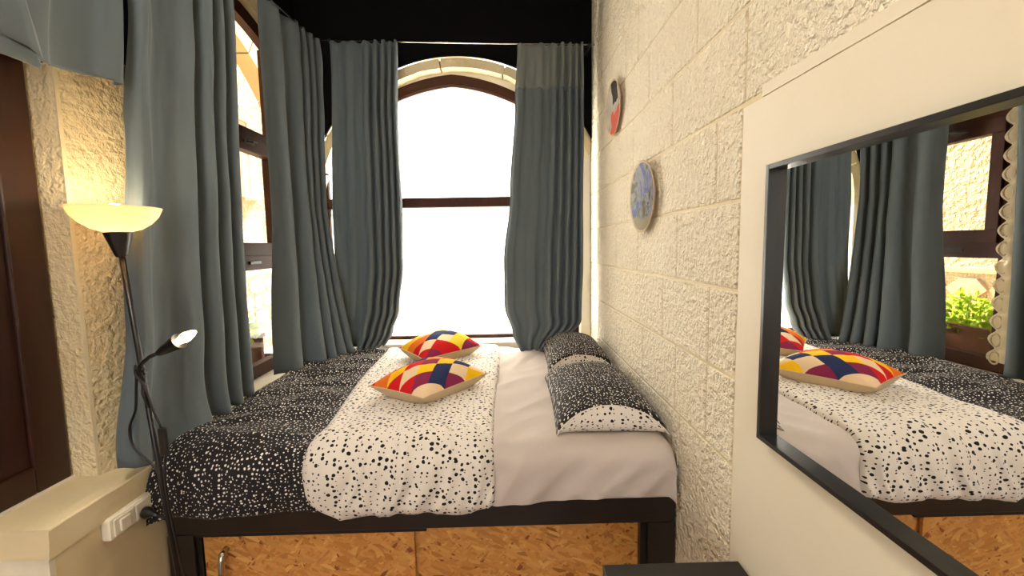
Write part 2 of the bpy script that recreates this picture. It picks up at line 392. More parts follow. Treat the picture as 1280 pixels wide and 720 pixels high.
# ledge on the low wall
ld = MB()
def ledge_fn(u, v):
    # section: front-lower edge, front-upper edge, back
    y = lerp(1.118, 1.62, u)
    sec = [(-1.352, -.893), (-1.348, -.85), (-1.346, -.804), (-1.350, -.799), (-1.47, -.800), (-1.60, -.795)]
    k = v*(len(sec)-1); i = min(int(k), len(sec)-2); x, z = (lerp(sec[i][0], sec[i+1][0], k-i), lerp(sec[i][1], sec[i+1][1], k-i))
    return (x+.006*nz(y*9, x*7, z*11), y+.004*nz(x*30, z*30), z+.004*nz(y*12, x*14, 3)-.012*max(0, u-.5)*2*(1 if v < .2 else 0))
ld.grid(ledge_fn, 26, 15)
n0 = 27
ld.add([ledge_fn(0, j/15) for j in range(16)]+[(-1.60, 1.118, -.893)], [tuple(range(17))])
struct(ld.build('trim_1', M['joint'], smooth=False), 'plastered ledge on the low wall under the brown shutter')
lower = MB().box(-1.60, -1.362, 1.124, 1.14, FLOOR, -.893).build('end_face', M['white_stone'], wl)
# inner sill under the left window
struct(MB().box(-1.95, -1.385, 1.60, 3.08, -.89, -.80, .006).build('trim_2', M['white_stone']), 'white sill inside the left window')

# brown shutter left of the pier
sh = struct(bpy.data.objects.new('window_3', None), 'dark brown wooden shutter in the left wall'); COL.objects.link(sh); sh.location = (-1.59, .8, EYE-.79); sh['_org'] = tuple(sh.location)
MB().box(-1.60, -1.562, 1.285, 1.388, -.792, .95, .006).build('stile', M['shutter'], sh)
MB().box(-1.60, -1.562, .20, .30, -.792, .95, .006).build('stile', M['shutter'], sh)
MB().box(-1.60, -1.563, .30, 1.285, -.792, -.70, .006).build('rail', M['shutter'], sh)
MB().box(-1.60, -1.563, .30, 1.285, .86, .95, .006).build('rail', M['shutter'], sh)
MB().box(-1.60, -1.575, .30, 1.285, -.70, .86, .004).build('panel', M['shutter'], sh)
MB().box(-1.60, -1.572, .30, 1.20, -.60, .80, .010).build('panel', M['shutter'], sh)
MB().box(-1.60, -1.553, .2, 1.392, -.803, -.790, .003).build('sill_strip', M['white_stone'], sh)

# black boarded upper zone of the alcove (back and left), with arch openings
def circ(cx, cz, R, x0, x1, n=48):
    out = []
    for i in range(n+1):
        x = lerp(x0, x1, i/n); d = max(0, R*R-(x-cx)**2); out.append((x, cz+math.sqrt(d)))
    return out
def pointed(cx, cz, R, c, hw, n=48):
    out = []
    for i in range(n+1):
        x = lerp(-hw, hw, i/n); d = R*R-(abs(x)+c)**2; out.append((cx+x, cz+math.sqrt(max(d, 0))))
    return out
bcx, bcz, bR = -.345, .262, 1.14
hole = circ(bcx, bcz, bR, -1.483, XR-.001)
wb = struct(MB().ring([(x, CEIL) for x, z in hole], hole, 'y', YB, YB+.02).build('wall_back', M['dead_black']))
MB().box(-1.60, -1.483, YB, YB+.02, -.4, CEIL).build('side_board', M['dead_black'], wb)
def arcstone(cx, cz, R0, R1, a0, a1, n=10):
    o = [(cx+R0*math.cos(lerp(a0, a1, i/n)), cz+R0*math.sin(lerp(a0, a1, i/n))) for i in range(n+1)]
    q = [(cx+R1*math.cos(lerp(a0, a1, i/n)), cz+R1*math.sin(lerp(a0, a1, i/n))) for i in range(n+1)]
    return o, q
# stone arch behind the board, voussoir by voussoir
angs = [22, 47, 71, 96, 118, 141, 163, 180]
for a0, a1 in zip(angs, angs[1:]):
    o, q = arcstone(bcx, bcz, bR-.008, bR-.075, math.radians(a0+.35), math.radians(a1-.35), 14)
    rm = random.uniform(-.004, .004)
    q2 = [(x+.006*nz(x*14, z*14, 4), z+.006*nz(x*17, z*13, 9)) for x, z in q]
    b = MB().ring([(min(x, XR-.003), z) for x, z in o], [(min(x, XR-.003), z) for x, z in q2], 'y', YB+.022+rm, YB+.125).build('arch_stone', M['arch_stone'], wb)
# stone stop behind it and plastered jambs
fcx, FY = -.392, 3.20
fo = pointed(fcx, 1.315-1.395, 1.4, .12, 1.06)
st_o = circ(bcx, bcz, bR-.03, fo[0][0], min(fo[-1][0], XR-.002))
st_in = [(min(x, XR-.004), z) for x, z in fo]
MB().ring([(x, max(z+.05, zz+.01)) for (x, z), (xx, zz) in zip(st_o, st_in)], st_in, 'y', FY-.005, FY+.10).build('arch_stop', M['white_stone'], wb)
MB().box(-1.60, -1.42, YB+.03, FY+.10, -.89, .9).build('jamb', M['white_stone'], wb)
MB().box(.586, XR-.002, YB+.045, FY+.10, -.89, .9, .002).build('jamb', M['white_stone'], wb)
struct(MB().box(-1.60, XR-.002, 3.035, FY+.10, -.95, -.742, .006).build('trim_3', M['white_stone']), 'white stone sill of the back window')
struct(MB().box(-1.66, 1.0, FY+.0, FY+.10, FLOOR, -.96).build('wall_back', M['smooth']), 'wall under the back window')
struct(MB().box(-1.66, 1.0, FY+.0, FY+.10, 1.45, CEIL+.1).build('wall_back', M['smooth']), 'wall above the back window')

# back window
w1 = struct(bpy.data.objects.new('window_1', None), 'tall arched back window with frosted panes'); COL.objects.link(w1); w1.location = (fcx, FY, EYE-.75); w1['_org'] = tuple(w1.location)
outer = pointed(fcx, 1.315-1.395, 1.4, .12, 1.055); inner = pointed(fcx, 1.240-1.395, 1.4, .12, .985)
clip = lambda pts: [(min(x, XR-.006), z) for x, z in pts]
half = len(outer)//2
MB().ring(clip(outer[:half+1]), clip(inner[:half+1]), 'y', FY, FY+.06).build('arch_frame', M['brown'], w1)
MB().ring(clip(outer[half:]), clip(inner[half:]), 'y', FY, FY+.06).build('arch_frame', M['brown'], w1)
bead = pointed(fcx, 1.232-1.395, 1.4, .12, .98)
MB().ring(clip(inner), clip(bead), 'y', FY+.012, FY+.05).build('bead', M['brown'], w1)
MB().box(-1.445, -1.375, FY, FY+.06, -.75, .60).build('stile', M['brown'], w1)
MB().box(.525, .585, FY, FY+.06, -.75, .66).build('stile', M['brown'], w1)
MB().box(-1.375, .593, FY-.005, FY+.06, .310, .385, .004).build('transom', M['brown'], w1)
MB().box(-1.375, .593, FY-.004, FY+.06, -.752, -.716, .004).build('bottom_rail', M['brown'], w1)
gp = pointed(fcx, 1.236-1.395, 1.4, .12, .984)
MB().ring(clip(gp), [(x, .385) for x, z in clip(gp)], 'y', FY+.030, FY+.036).build('pane', M['frost_up'], w1)
MB().box(-1.375, .593, FY+.030, FY+.036, -.716, .310).build('pane', M['frost_low'], w1)
MB().box(-1.375, .593, FY+.038, FY+.05, .262, .278).build('glazing_bar', M['white_plastic'], w1)

# left window wall: board with arch, stone band, frame
LX = -1.50; lcy, R_l = 2.28, 1.6
def arcL(R, hw, apex, n=40): return [(lerp(lcy-hw, lcy+hw, i/n), apex-R+math.sqrt(R*R-lerp(-hw, hw, i/n)**2)) for i in range(n+1)]
lb_hole = arcL(1.62, .74, 1.60)
lb = struct(MB().ring([(y, CEIL) for y, z in lb_hole], lb_hole, 'x', LX-.02, LX).build('wall_left', M['dead_black']), 'black board around the left window arch')
MB().box(LX-.085, LX+.01, 1.25, 1.40, .64, CEIL).build('side_board', M['dead_black'], lb)
MB().box(LX-.02, LX+.004, 1.40, 1.82, .625, CEIL).build('side_board', M['dead_black'], lb)
MB().box(LX-.02, LX, lcy+.74, YB, .3, CEIL).build('side_board', M['dead_black'], lb)
MB().box(-1.575, -1.43, 1.40, 1.61, .63, .71, .006).build('lintel', M['shutter'], lb)
so = arcL(1.62, .73, 1.592)
si = arcL(1.60, .67, 1.515)
for k in range(5):
    a, b = k*8, k*8+8
    MB().ring(so[a:b+1], [(y, z+.008*nz(y*18, z*15)) for y, z in si[a:b+1]], 'x', LX-.025, LX-.10).build('arch_stone', M['arch_stone'], lb)
struct(MB().box(-1.95, -1.60, 1.615, 1.625, -.80, 1.9).build('wall_left', M['white_stone']), 'near jamb of the left window')
struct(MB().box(-1.66, -1.50, 2.945, 3.08, -.80, 1.25).build('wall_left', M['white_stone']), 'far jamb of the left window')
struct(MB().ring([(y, CEIL+.1) for y, z in arcL(1.6, .665, 1.512)], arcL(1.6, .665, 1.512), 'x', -1.66, -1.605).build('wall_left', M['white_stone']), 'masonry over the left window arch')

w2 = struct(bpy.data.objects.new('window_2', None), 'brown arched left window with an opening upper sash'); COL.objects.link(w2); w2.location = (-1.58, lcy, EYE-.79); w2['_org'] = tuple(w2.location)
fx0, fx1 = -1.625, -1.565
MB().ring(arcL(1.6, .665, 1.508), arcL(1.55, .60, 1.43), 'x', fx0, fx1).build('arch_frame', M['brown'], w2)
MB().ring(arcL(1.55, .60, 1.43), arcL(1.54, .59, 1.414), 'x', fx0+.02, fx1+.008).build('bead', M['brown'], w2)
MB().box(fx0, fx1, 1.62, 1.70, -.79, 1.40).build('stile', M['brown'], w2)
MB().box(fx0, fx1, 2.80, 2.945, -.79, 1.32).build('stile', M['brown'], w2)
MB().box(fx0, fx1, 2.20, 2.285, -.79, .74).build('mullion', M['brown'], w2)
MB().box(fx0, fx1+.004, 1.70, 2.80, -.795, -.715, .004).build('bottom_rail', M['brown'], w2)
MB().box(fx0, fx1+.004, 1.70, 2.80, -.125, -.035, .004).build('transom', M['brown'], w2)
MB().box(fx0, fx1+.004, 1.70, 2.80, .685, .745, .004).build('transom', M['brown'], w2)
for (ya, yb) in ((1.70, 2.20), (2.285, 2.80)):
    s = MB().box(fx0+.012, fx1+.018, ya, yb, -.035, .045, .005).build('sash_rail', M['brown'], w2)
    MB().box(fx0+.012, fx1+.018, ya, yb, .60, .69, .005).build('sash_rail', M['brown'], w2)
    MB().box(fx0+.012, fx1+.018, ya, ya+.065, .045, .60, .004).build('sash_stile', M['brown'], w2)
    MB().box(fx0+.012, fx1+.018, yb-.055, yb, .045, .60, .004).build('sash_stile', M['brown'], w2)
    MB().box(-1.598, -1.592, ya+.065, yb-.055, .045, .60).build('pane', M['glass'], w2)
    MB().box(-1.598, -1.592, ya, yb, -.715, -.125).build('pane', M['glass'], w2)
    ym = (ya+yb)/2-.03
    h = MB().box(fx1+.018, fx1+.026, ym-.05, ym+.05, .640, .658, .003).tube([(fx1+.03, ym-.03, .65), (fx1+.045, ym, .652), (fx1+.04, ym+.06, .66)], [.006, .007, .005], 8).build('latch', M['black_plastic'], w2)
    MB().box(fx1+.004, fx1+.014, ym-.055, ym+.055, -.088, -.070, .003).build('latch', M['black_plastic'], w2)
ga = arcL(1.54, .59, 1.418)
MB().ring(ga, [(y, .745) for y, z in ga], 'x', -1.598, -1.592).build('pane', M['glass'], w2)

# room behind the viewer: far wall with a wide opening made up to let daylight in, near side wall
struct(MB().box(-3.4, 1.0, -3.2, -3.1, FLOOR, -.75).build('wall_front', M['smooth']))
struct(MB().box(-3.4, 1.0, -3.2, -3.1, 1.4, CEIL).build('wall_front', M['smooth']), 'wall above the opening added for daylight')

# ================================================================== OUTSIDE
struct(MB().box(-14, 14, -10, 22, FLOOR-.35, FLOOR-.12).build('ground', M['concrete']), 'sunlit paved yard outside the windows')
wo = struct(MB().box(-4.6, -4.2, -3, 14, FLOOR-.2, 4.2).build('wall_outside', M['outer']), 'sunlit rough plastered house wall across the yard')
MB().box(-4.22, -4.16, -3, 14, -.42, -.35, .008).build('string_course', M['outer_trim'], wo)
# flagstones along its foot
random.seed(3)
y = 3.6
for r_, (za, zb) in enumerate(((-.47, -.72), (-.73, -.98), (-.99, -1.25))):
    y = 3.5+.11*r_
    while y < 8.0:
        wdt = random.uniform(.22, .46); n = random.choice((5, 6, 7)); cy, cz = y+wdt/2, (za+zb)/2; pts = []
        for k in range(n):
            t = 2*math.pi*k/n+random.uniform(-.2, .2); pts.append((cy+wdt*.55*math.cos(t)*random.uniform(.85, 1.05), cz+.15*math.sin(t)*random.uniform(.8, 1.05)))
        pts = [(min(max(a, y+.01), y+wdt-.01), min(max(b, zb+.01), za-.01)) for a, b in pts]
        MB().prism(pts, 'x', -4.21, -4.155+random.uniform(-.01, .012)).build('stone', M['flag'], wo)
        y += wdt
w4 = struct(bpy.data.objects.new('window_4', None), 'small window of the house across the yard'); COL.objects.link(w4); w4.location = (-4.19, 6.4, EYE+.88); w4['_org'] = tuple(w4.location)
MB().box(-4.21, -4.13, 6.1, 6.95, .84, .90, .006).build('window_sill', M['outer_trim'], w4)
MB().box(-4.21, -4.17, 6.76, 6.86, .90, 2.16, .005).build('surround', M['outer_trim'], w4)
MB().box(-4.21, -4.17, 6.14, 6.24, .90, 2.16, .005).build('surround', M['outer_trim'], w4)
MB().box(-4.21, -4.168, 6.24, 6.76, 2.06, 2.16, .005).build('surround', M['outer_trim'], w4)
MB().box(-4.205, -4.185, 6.24, 6.76, .90, 2.06, .002).build('shutter_panel', M['flag'], w4)
MB().box(-4.205, -4.178, 6.48, 6.52, .90, 2.06, .002).build('shutter_rail', M['outer_trim'], w4)
# porch arch just outside the left window, in blocks
pc_y, pc_z, pR = 3.0, .52, 1.36
wp = struct(MB().box(-2.36, -2.20, 1.2, 5.4, 2.9, 3.2).build('wall_outside', M['outer_trim']), 'stone arch outside the left window')
for k in range(9):
    a0, a1 = math.radians(3+k*19.2+.3), math.radians(3+(k+1)*19.2-.3)
    o, q = arcstone(pc_y, pc_z, pR+1.3, pR, a0, a1, 6)
    MB().ring(o, q, 'x', -2.36, -2.20+random.uniform(-.006, .006)).build('arch_stone', M['outer_trim'], wp)

# ================================================================== THINGS
# ---- planter with greenery outside the left window
pl = thing('planter', 'long brown window-box trough on the outer sill behind the left window', 'planter', (-1.80, 2.36, -.80))
tp = MB()
for (x0, x1, y0, y1) in ((-1.72, -1.705, 1.95, 2.78), (-1.90, -1.885, 1.95, 2.78), (-1.885, -1.72, 1.95, 1.965), (-1.885, -1.72, 2.765, 2.78)): tp.box(x0, x1, y0, y1, -.80, -.60)
tp.build('trough', M['terracotta'], pl)
rim = MB()
for (x0, x1, y0, y1) in ((-1.725, -1.695, 1.94, 2.79), (-1.91, -1.88, 1.94, 2.79), (-1.88, -1.725, 1.94, 1.97), (-1.88, -1.725, 2.76, 2.79)): rim.box(x0, x1, y0, y1, -.605, -.575, .004)
rim.build('rim', M['terracotta'], pl)
MB().box(-1.886, -1.719, 1.964, 2.766, -.78, -.625).build('soil', M['shutter'], pl)
tray = struct(MB().box(-2.05, -1.64, 1.3, 3.2, -.86, -.80).build('trim_4', M['white_stone']), 'outer sill of the left window')
random.seed(11)
def foliage(cx, cy, cz, rx, ry, rz, n, size):
    mb = MB()
    for i in range(n):
        while True:
            a, b, c = random.uniform(-1, 1), random.uniform(-1, 1), random.uniform(-.2, 1)
            if a*a+b*b+c*c < 1: break
        p = Vector((cx+a*rx, cy+b*ry, cz+c*rz)); d = Vector((a+random.uniform(-.6, .6), b+random.uniform(-.6, .6), random.uniform(-.1, .9))).normalized()
        s = d.cross(Vector((random.uniform(-1, 1), random.uniform(-1, 1), .4))).normalized(); n_ = d.cross(s); L = size*random.uniform(.7, 1.3)
        mb.add([p, p+d*L*.45+s*L*.3+n_*L*.08, p+d*L, p+d*L*.45-s*L*.3+n_*L*.08], [(0, 1, 2), (0, 2, 3)])
    return mb
for i, (cy, ry, rz, lab) in enumerate(((2.62, .14, .24, 'bushy yellow-green plant at the far end of the window box'), (2.345, .12, .17, 'lower yellow-green plant in the middle of the window box'), (2.09, .12, .22, 'green plant at the near end of the window box behind the lace'))):
    pt = thing('potted_plant', lab, 'plant', (-1.80, cy, -.63), 'plants in the window box')
    st = MB()
    for k in range(7):
        a = random.uniform(0, 6.28); st.tube([(-1.80+.02*math.cos(a), cy+.03*math.sin(a), -.64), (-1.80+.05*math.cos(a), cy+.09*math.sin(a), -.5), (-1.80+.06*math.cos(a), cy+.13*math.sin(a), -.38)], [.004, .003, .002], 5)
    st.build('stem', M['leaf'], pt)
    foliage(-1.80, cy, -.60, .10, ry, rz, 420, .045).build('foliage', M['leaf'], pt)['kind'] = 'stuff'

# ---- bed frame
bed = thing('bed_frame', 'low black wooden bed platform with particle board sliding doors below', 'bed', (-.345, 2.2, FLOOR))
RT, RB = -1.003, -1.112
MB().box(-1.349, .656, 1.50, 1.545, RB, RT, .004).build('front_rail', M['bed_black'], bed)
MB().box(-1.349, .656, 2.95, 2.99, RB, RT, .004).build('back_rail', M['bed_black'], bed)
MB().box(-1.349, -1.309, 1.545, 2.95, RB, RT, .004).build('side_rail', M['bed_black'], bed)
MB().box(.616, .656, 1.545, 2.95, RB, RT, .004).build('side_rail', M['bed_black'], bed)
MB().box(-1.349, -1.248, 1.497, 1.58, FLOOR, RB, .005).build('leg', M['bed_black'], bed)
MB().box(.548, .656, 1.497, 1.58, FLOOR, RB, .005).build('leg', M['bed_black'], bed)
MB().box(-1.349, -1.27, 2.90, 2.99, FLOOR, RB, .005).build('leg', M['bed_black'], bed)
MB().box(.58, .656, 2.90, 2.99, FLOOR, RB, .005).build('leg', M['bed_black'], bed)
MB().box(-1.31, .62, 1.545, 2.95, RT-.02, RT-.002).build('deck', M['bed_black'], bed)
MB().box(-1.31, .62, 1.62, 1.64, FLOOR, RB).build('inner_panel', M['dead_black'], bed)
MB().box(-1.248, -.335, 1.503, 1.515, RB-.014, RB, .002).build('track', M['mirror_black'], bed)
MB().box(-1.250, -1.228, 1.512, 1.545, FLOOR, RB, .002).build('stop', M['black'], bed)
MB().box(.522, .548, 1.512, 1.56, FLOOR, RB, .002).build('stop', M['black'], bed)
MB().box(-1.248, .548, 1.505, 1.57, FLOOR, FLOOR+.03, .002).build('track', M['mirror_black'], bed)
d1 = MB().box(-1.224, -.388, 1.517, 1.533, FLOOR+.031, -1.130, .0015).build('door', M['osb'], bed)
d2 = MB().box(-.40, .524, 1.543, 1.559, FLOOR+.031, RB-.001, .0015).build('door', M['osb'], bed)
MB().tube([(-1.135, 1.516, -1.185), (-1.135, 1.490, -1.190), (-1.135, 1.480, -1.215), (-1.137, 1.478, -1.27), (-1.137, 1.480, -1.325), (-1.137, 1.490, -1.348), (-1.137, 1.516, -1.353)], [.013, .012, .010, .009, .010, .012, .013], 12).build('handle', M['chrome'], d1, True)

# ---- mattress with fitted sheet, and the duvet : draped surfaces over one bed profile
YF, R_ = 1.475, .07           # front face of the mattress, edge radius
YK = 2.985
FLAT = YK-(YF+R_); ARC = R_*math.pi/2; HANG = (ZM-R_)-RT
def prof(t):
    """arc length from the back edge forward and down the front -> (y, z, ny, nz)"""
    if t < FLAT: return (YK-t, ZM, 0, 1)
    if t < FLAT+ARC:
        a = (t-FLAT)/R_; return (YF+R_-R_*math.sin(a), ZM-R_+R_*math.cos(a), -math.sin(a), math.cos(a))
    d = t-FLAT-ARC; return (YF-.004*math.sin(min(1, d/HANG)*3.14), ZM-R_-d, -1, 0)
TT = FLAT+ARC+HANG
def sdrop(x, edge, sgn, r=.05):
    d = (x-edge)*sgn
    return d
def drape(name, parent, mat, xl, xr, t0, t1, off, wr_fn, nu, nv, sideL=None, sideR=None, edge=.02, solid=0.0, uo=0.0):
    """xl,xr,t0,t1: functions of the other parameter; sideL/R: x of a mattress edge to turn down over"""
    def fn(u, v):
        tb = lerp(t0, t1(u), v); x = lerp(xl(tb), xr(tb), u); y, z, ny, nz_ = prof(tb)
        du = min(u*(xr(tb)-xl(tb)), (1-u)*(xr(tb)-xl(tb))); e = min(1, du/edge) if edge > 0 else 1; e2 = min(1, (t1(u)-tb)/edge) if edge > 0 else 1
        e = math.sqrt(max(0, 1-(1-e)**2))*math.sqrt(max(0, 1-(1-max(0, e2))**2))
        o = (off(x, tb)+wr_fn(x, tb))*(.25+.75*e)
        dz = 0
        if sideL is not None and x < sideL+.06:
            q = (sideL+.06-x); dz = -(q*q/.12 if q < .06 else .03+(q-.06)*1.6)
            x = max(x, sideL-.012-.02*abs(nz(tb*5, 2)))
        if sideR is not None and x > sideR-.05:
            q = x-(sideR-.05); dz = -(q*q/.08 if q < .05 else .031+(q-.05)*1.6); x = min(x, sideR)
        return (x, y+ny*o, max(z+nz_*o+dz, RT-.012))
    def uvf(u, v):
        tb = lerp(t0, t1(u), v); return (lerp(xl(tb), xr(tb), u), tb+uo*min(math.pi/2, max(0, (tb-FLAT)/R_)))
    return MB().grid(fn, nu, nv, uvf).build(name, mat, parent, True, solid)
def fbm(x, y, s=0, o=4):
    a, f, r = 1, 1, 0
    for k in range(o): r += a*nz(x*f, y*f, s+k*7.3); a *= .5; f *= 2
    return r
mat_ = thing('mattress', 'mattress under a beige fitted sheet on the black platform', 'mattress', (-.345, 2.2, RT))
def sheet_w(x, t):
    w_ = .004*fbm(x*5+t*2, t*5-x*2, 1)
    # soft diagonal pulls
    rid = 1-abs(fbm(x*3.2+t*2.2, t*1.1-x*.4, 4, 2)); w_ += .013*max(0, rid-.62)/.38
    if t > FLAT: 
        k = min(1, (t-FLAT)/.1); rid2 = 1-abs(nz(x*6+t*7, t*2, 8)); w_ += k*.035*max(0, rid2-.55)
    return w_*max(.1, min(1, (x+.25)/.2))
drape('fitted_sheet', mat_, M['sheet'], lambda t: -1.30, lambda t: .652, 0, lambda u: TT-.022+.010*math.sin(u*11+1), lambda x, t: .002, sheet_w, 150, 110, None, .643, 0)
MB().box(-1.30, .640, YF+.02, YK-.01, RT, ZM-.03).build('core', M['sheet'], mat_)

dv = thing('duvet', 'dotted reversible duvet spread over the left of the bed, white side folded back', 'duvet', (-.72, 2.2, ZM))
def dark_w(x, t):
    rid = 1-abs(fbm(t*6.5+x*1.1, x*1.8, 3, 2)); w_ = .020*max(0, rid-.6)/.4
    w_ += .016*fbm(x*3, t*3.5, 6, 3)
    k = min(1, max(0, (t-FLAT+.05)/.15)); w_ += k*.012*nz(x*14, t*3, 2)
    return w_*(1.0 if t < FLAT else .7)*(.25+.75*max(0, min(1, (-.80-x)/.12)))
drape('dark_side', dv, M['dark_dots'], lambda t: -1.46-.02*math.sin(t*5), lambda t: -.075, .03, lambda u: TT+.004+.010*nz(u*9, 3), lambda x, t: .012+.028*max(0, min(1, (-.84-x)/.16)), dark_w, 190, 150, -1.340, None, .03, 0, .03)
def white_w(x, t):
    w_ = .010*fbm(x*2.6, t*2.6, 12, 3)
    k = min(1, max(0, (t-FLAT+.25)/.3)); rid = 1-abs(nz(x*15+2*nz(t*3, x*2), t*1.6, 21)); w_ += k*.016*max(0, rid-.35)/.65
    return w_
def wl_x(t):
    b = interp([(0, -.90), (.75, -.855), (1.35, -.775), (1.55, -.785), (1.75, -.76)], t); c = max(0, t-(TT-.09)); return b+c*c*7
def whem(u): return TT+.020+.014*math.sin(u*5.2+2.2)+.010*nz(u*7, 1)-.045*max(0, (u-.80)/.20)-.10*max(0, (.10-u)/.10)**2
drape('turned_back_flap', dv, M['white_dots'], wl_x, lambda t: -.058+.008*math.sin(t*4), .04, whem, lambda x, t: .040+.014*math.sin(max(0, min(1, (x+.8)/.74))*3.14), white_w, 150, 150, None, None, .05, 0, .045)

# ---- pillows
def pillow(name, label, cx, cy, hx, hy, zc, yaw, group, arch):
    root = thing(name, label, 'pillow', (cx, cy, zc-.04), group)
    ca, sa = math.cos(yaw), math.sin(yaw)
    def base(u, v):
        x, y = (u*2-1), (v*2-1)
        px = x*hx*(1-.05*(1-y*y)); py = y*hy*(1-.04*(1-x*x))
        return x, y, px, py
    def seam(x, y):
        f = max(0, (-y-.35)/.65)
        return arch*max(0, 1-abs(x)**2.2)**.8*f*f+.003*nz(x*4, y*4)+.004
    def put(px, py, z): return (cx+ca*px-sa*py, cy+sa*px+ca*py, zc+z)
    def top(u, v):
        x, y, px, py = base(u, v); h = ((1-abs(x)**2.6)*(1-abs(y)**3.2))**.5
        f = max(0, (-y-.6)/.4)
        return put(px, py+.035*f*f*(1-x*x), seam(x, y)*(1-h)+h*.150+.007*fbm(x*2.5, y*3.5, 5)*h)
    def bot(u, v):
        x, y, px, py = base(u, v); e = max(0, 1-max(abs(x), abs(y))); q = min(1, e/.10); h = math.sin(q*math.pi/2)
        f = max(0, (-y-.6)/.4); lift = seam(x, y)
        return put(px, py+.035*f*f*(1-x*x)*(1-q)-.012*math.sin(q*math.pi)*f, lift*(1-q)**1.0)
    uvf = lambda u, v: (u*2*hx, v*2*hy)
    MB().grid(top, 44, 56, uvf).build('upper_side', M['dark_dots'], root, True)
    MB().grid(bot, 44, 56, lambda u, v: (u*2*hx+.37, v*2*hy*3+.2)).build('underside', M['white_dots'], root, True)
    rim_pts = [top(t, 0) for t in [i/40 for i in range(41)]]
    MB().tube(rim_pts, .0022, 6).build('piping', M['white_dots'], root, True)
    return root
pillow('pillow', 'front dotted pillow nearest the viewer, white underside curling up at its end', .425, 1.895, .225, .365, ZM+.012, -.03, 'two pillows along the right wall', .105)
pillow('pillow', 'rear dotted pillow tucked behind the front one beside the back window', .452, 2.655, .205, .335, ZM+.012, -.02, 'two pillows along the right wall', .095)

# ---- scatter cushions
def cushion(label, F, ex, ey, wx, wy, h, tilt):
    ex = Vector((*ex, 0)).normalized(); ey = Vector((*ey, 0)).normalized(); zc = Vector(F)
    c = zc+ex*wx/2+ey*wy/2
    root = thing('cushion', label, 'cushion', (c.x, c.y, c.z-.005), 'diamond print cushions on the duvet')
    def P(u, v, z):
        x, y = u*2-1, v*2-1
        px = x*wx/2*(1-.045*(1-y*y)); py = y*wy/2*(1-.045*(1-x*x))
        return c+ex*px+ey*py+Vector((0, 0, z+tilt*(y+1)*.5+h*.48))
    def hh(u, v):
        x, y = abs(u*2-1), abs(v*2-1); return ((1-x**2.2)*(1-y**2.2))**.62
    def wk(u, v): 
        return .006*fbm(u*4, v*4, wx*10)
    MB().grid(lambda u, v: P(u, v, h*.62*hh(u, v)+wk(u, v)*hh(u, v)), 36, 36, lambda u, v: (u, v)).build('printed_side', M['print'], root, True)
    MB().grid(lambda u, v: P(u, v, -h*.46*min(1, hh(u, v)*1.5)**.8), 36, 36, lambda u, v: (u, v)).build('plain_side', M['beige'], root, True)
    edge = [P(t, 0, 0) for t in [i/20 for i in range(21)]]+[P(1, t, 0) for t in [i/20 for i in range(1, 21)]]+[P(1-t, 1, 0) for t in [i/20 for i in range(1, 21)]]+[P(0, 1-t, 0) for t in [i/20 for i in range(1, 21)]]
    MB().tube(edge, .003, 6).build('piping', M['beige'], root, True)
    return root
CZ = ZM+.020
cushion('front diamond print cushion in red, navy and plum lying nearest the viewer', (-.385, 1.755, CZ), (.28, .345), (-.26, .135), .445, .33, .165, .012)
cushion('rear diamond print cushion, mostly yellow and orange, nearest the back window', (-.505, 2.36, CZ), (.35, .335), (-.17, .2), .46, .34, .175, .012)

# ---- curtains
def curtain(name, label, O, D, zt, zb, left, right, ridges, amp, out=None, n=150, m=70, header=0, group=None, parent_first=None):
    """O + D*s in plan; left/right give s by height; ridges: u positions of fold crests; zb(u) hem height; out(u,z): push towards the room"""
    D = Vector((*D, 0)).normalized(); N = Vector((D.y, -D.x, 0)); O = Vector((*O, 0))
    root = thing(name, label, 'curtain', (O.x, O.y, zb(.5)), group)
    am = [(r[0], r[1]) if isinstance(r, tuple) else (r, 1.0) for r in ridges]; ridges = [r[0] for r in am]
    tab = [(-.001, -.5)]+[(r, i) for i, r in enumerate(ridges)]+[(1.001, len(ridges)-.5)]
    sd = len(label)
    def fn(u, v, push=0):
        zz = lerp(zt(u), zb(u), v); k = v
        uu = u+.012*nz(u*3, zz*1.3, sd)*min(1, v*3)
        ph = interp(tab, uu); a = (amp(zz) if callable(amp) else amp)*sinterp(am, uu)
        c = math.cos(2*math.pi*ph); fold = (abs(c)**.75)*(1 if c > 0 else -1)
        s = lerp(sinterp(left, zz), sinterp(right, zz), u)+.35*a*math.sin(4*math.pi*ph)*.4
        o = a*fold+.010*nz(u*6, zz*1.6, sd+3)+.004*nz(u*20, zz*5, sd)+(out(u, zz) if out else 0)+push
        p = O+D*s+N*o; return (p.x, p.y, zz)
    MB().grid(fn, n, m).build('cloth', M['curtain'], root, True, .0025)
    if header:
        def hd(u, v): 
            zz = zt(u)-header*v; vv = header*v/(zt(u)-zb(u)); q = fn(u, vv, .004); return q
        MB().grid(hd, n, 8).build('header_tape', M['header'], root, True, .0015)
    return root
GP = 'blue-grey curtains around the bed alcove'
Z = lambda *t: sorted(t)
# left wall, nearest tall curtain
curtain('curtain', 'tall blue-grey curtain behind the floor lamp, nearest of those on the left wall', (-1.33, 0), (0, 1), lambda u: 1.44,
        lambda u: -.745-.05*math.sin(min(1, u/.55)*math.pi)+.02*u, Z((1.44, 1.62), (.92, 1.555), (.47, 1.50), (-.24, 1.425), (-.74, 1.345)), Z((1.44, 2.13), (1.2, 2.10), (.25, 2.045), (-.3, 2.04), (-.73, 2.03)),
        [(.02, .7), (.46, .55), (.63, 1), (.78, 1), (.93, .9)], lambda z: interp([(-.8, .050), (-.2, .040), (1.3, .034), (1.44, .02)], z),
        lambda u, z: .06*max(0, (-z-.45)/.35)**2*math.exp(-((u-.45)/.28)**2), group=GP)
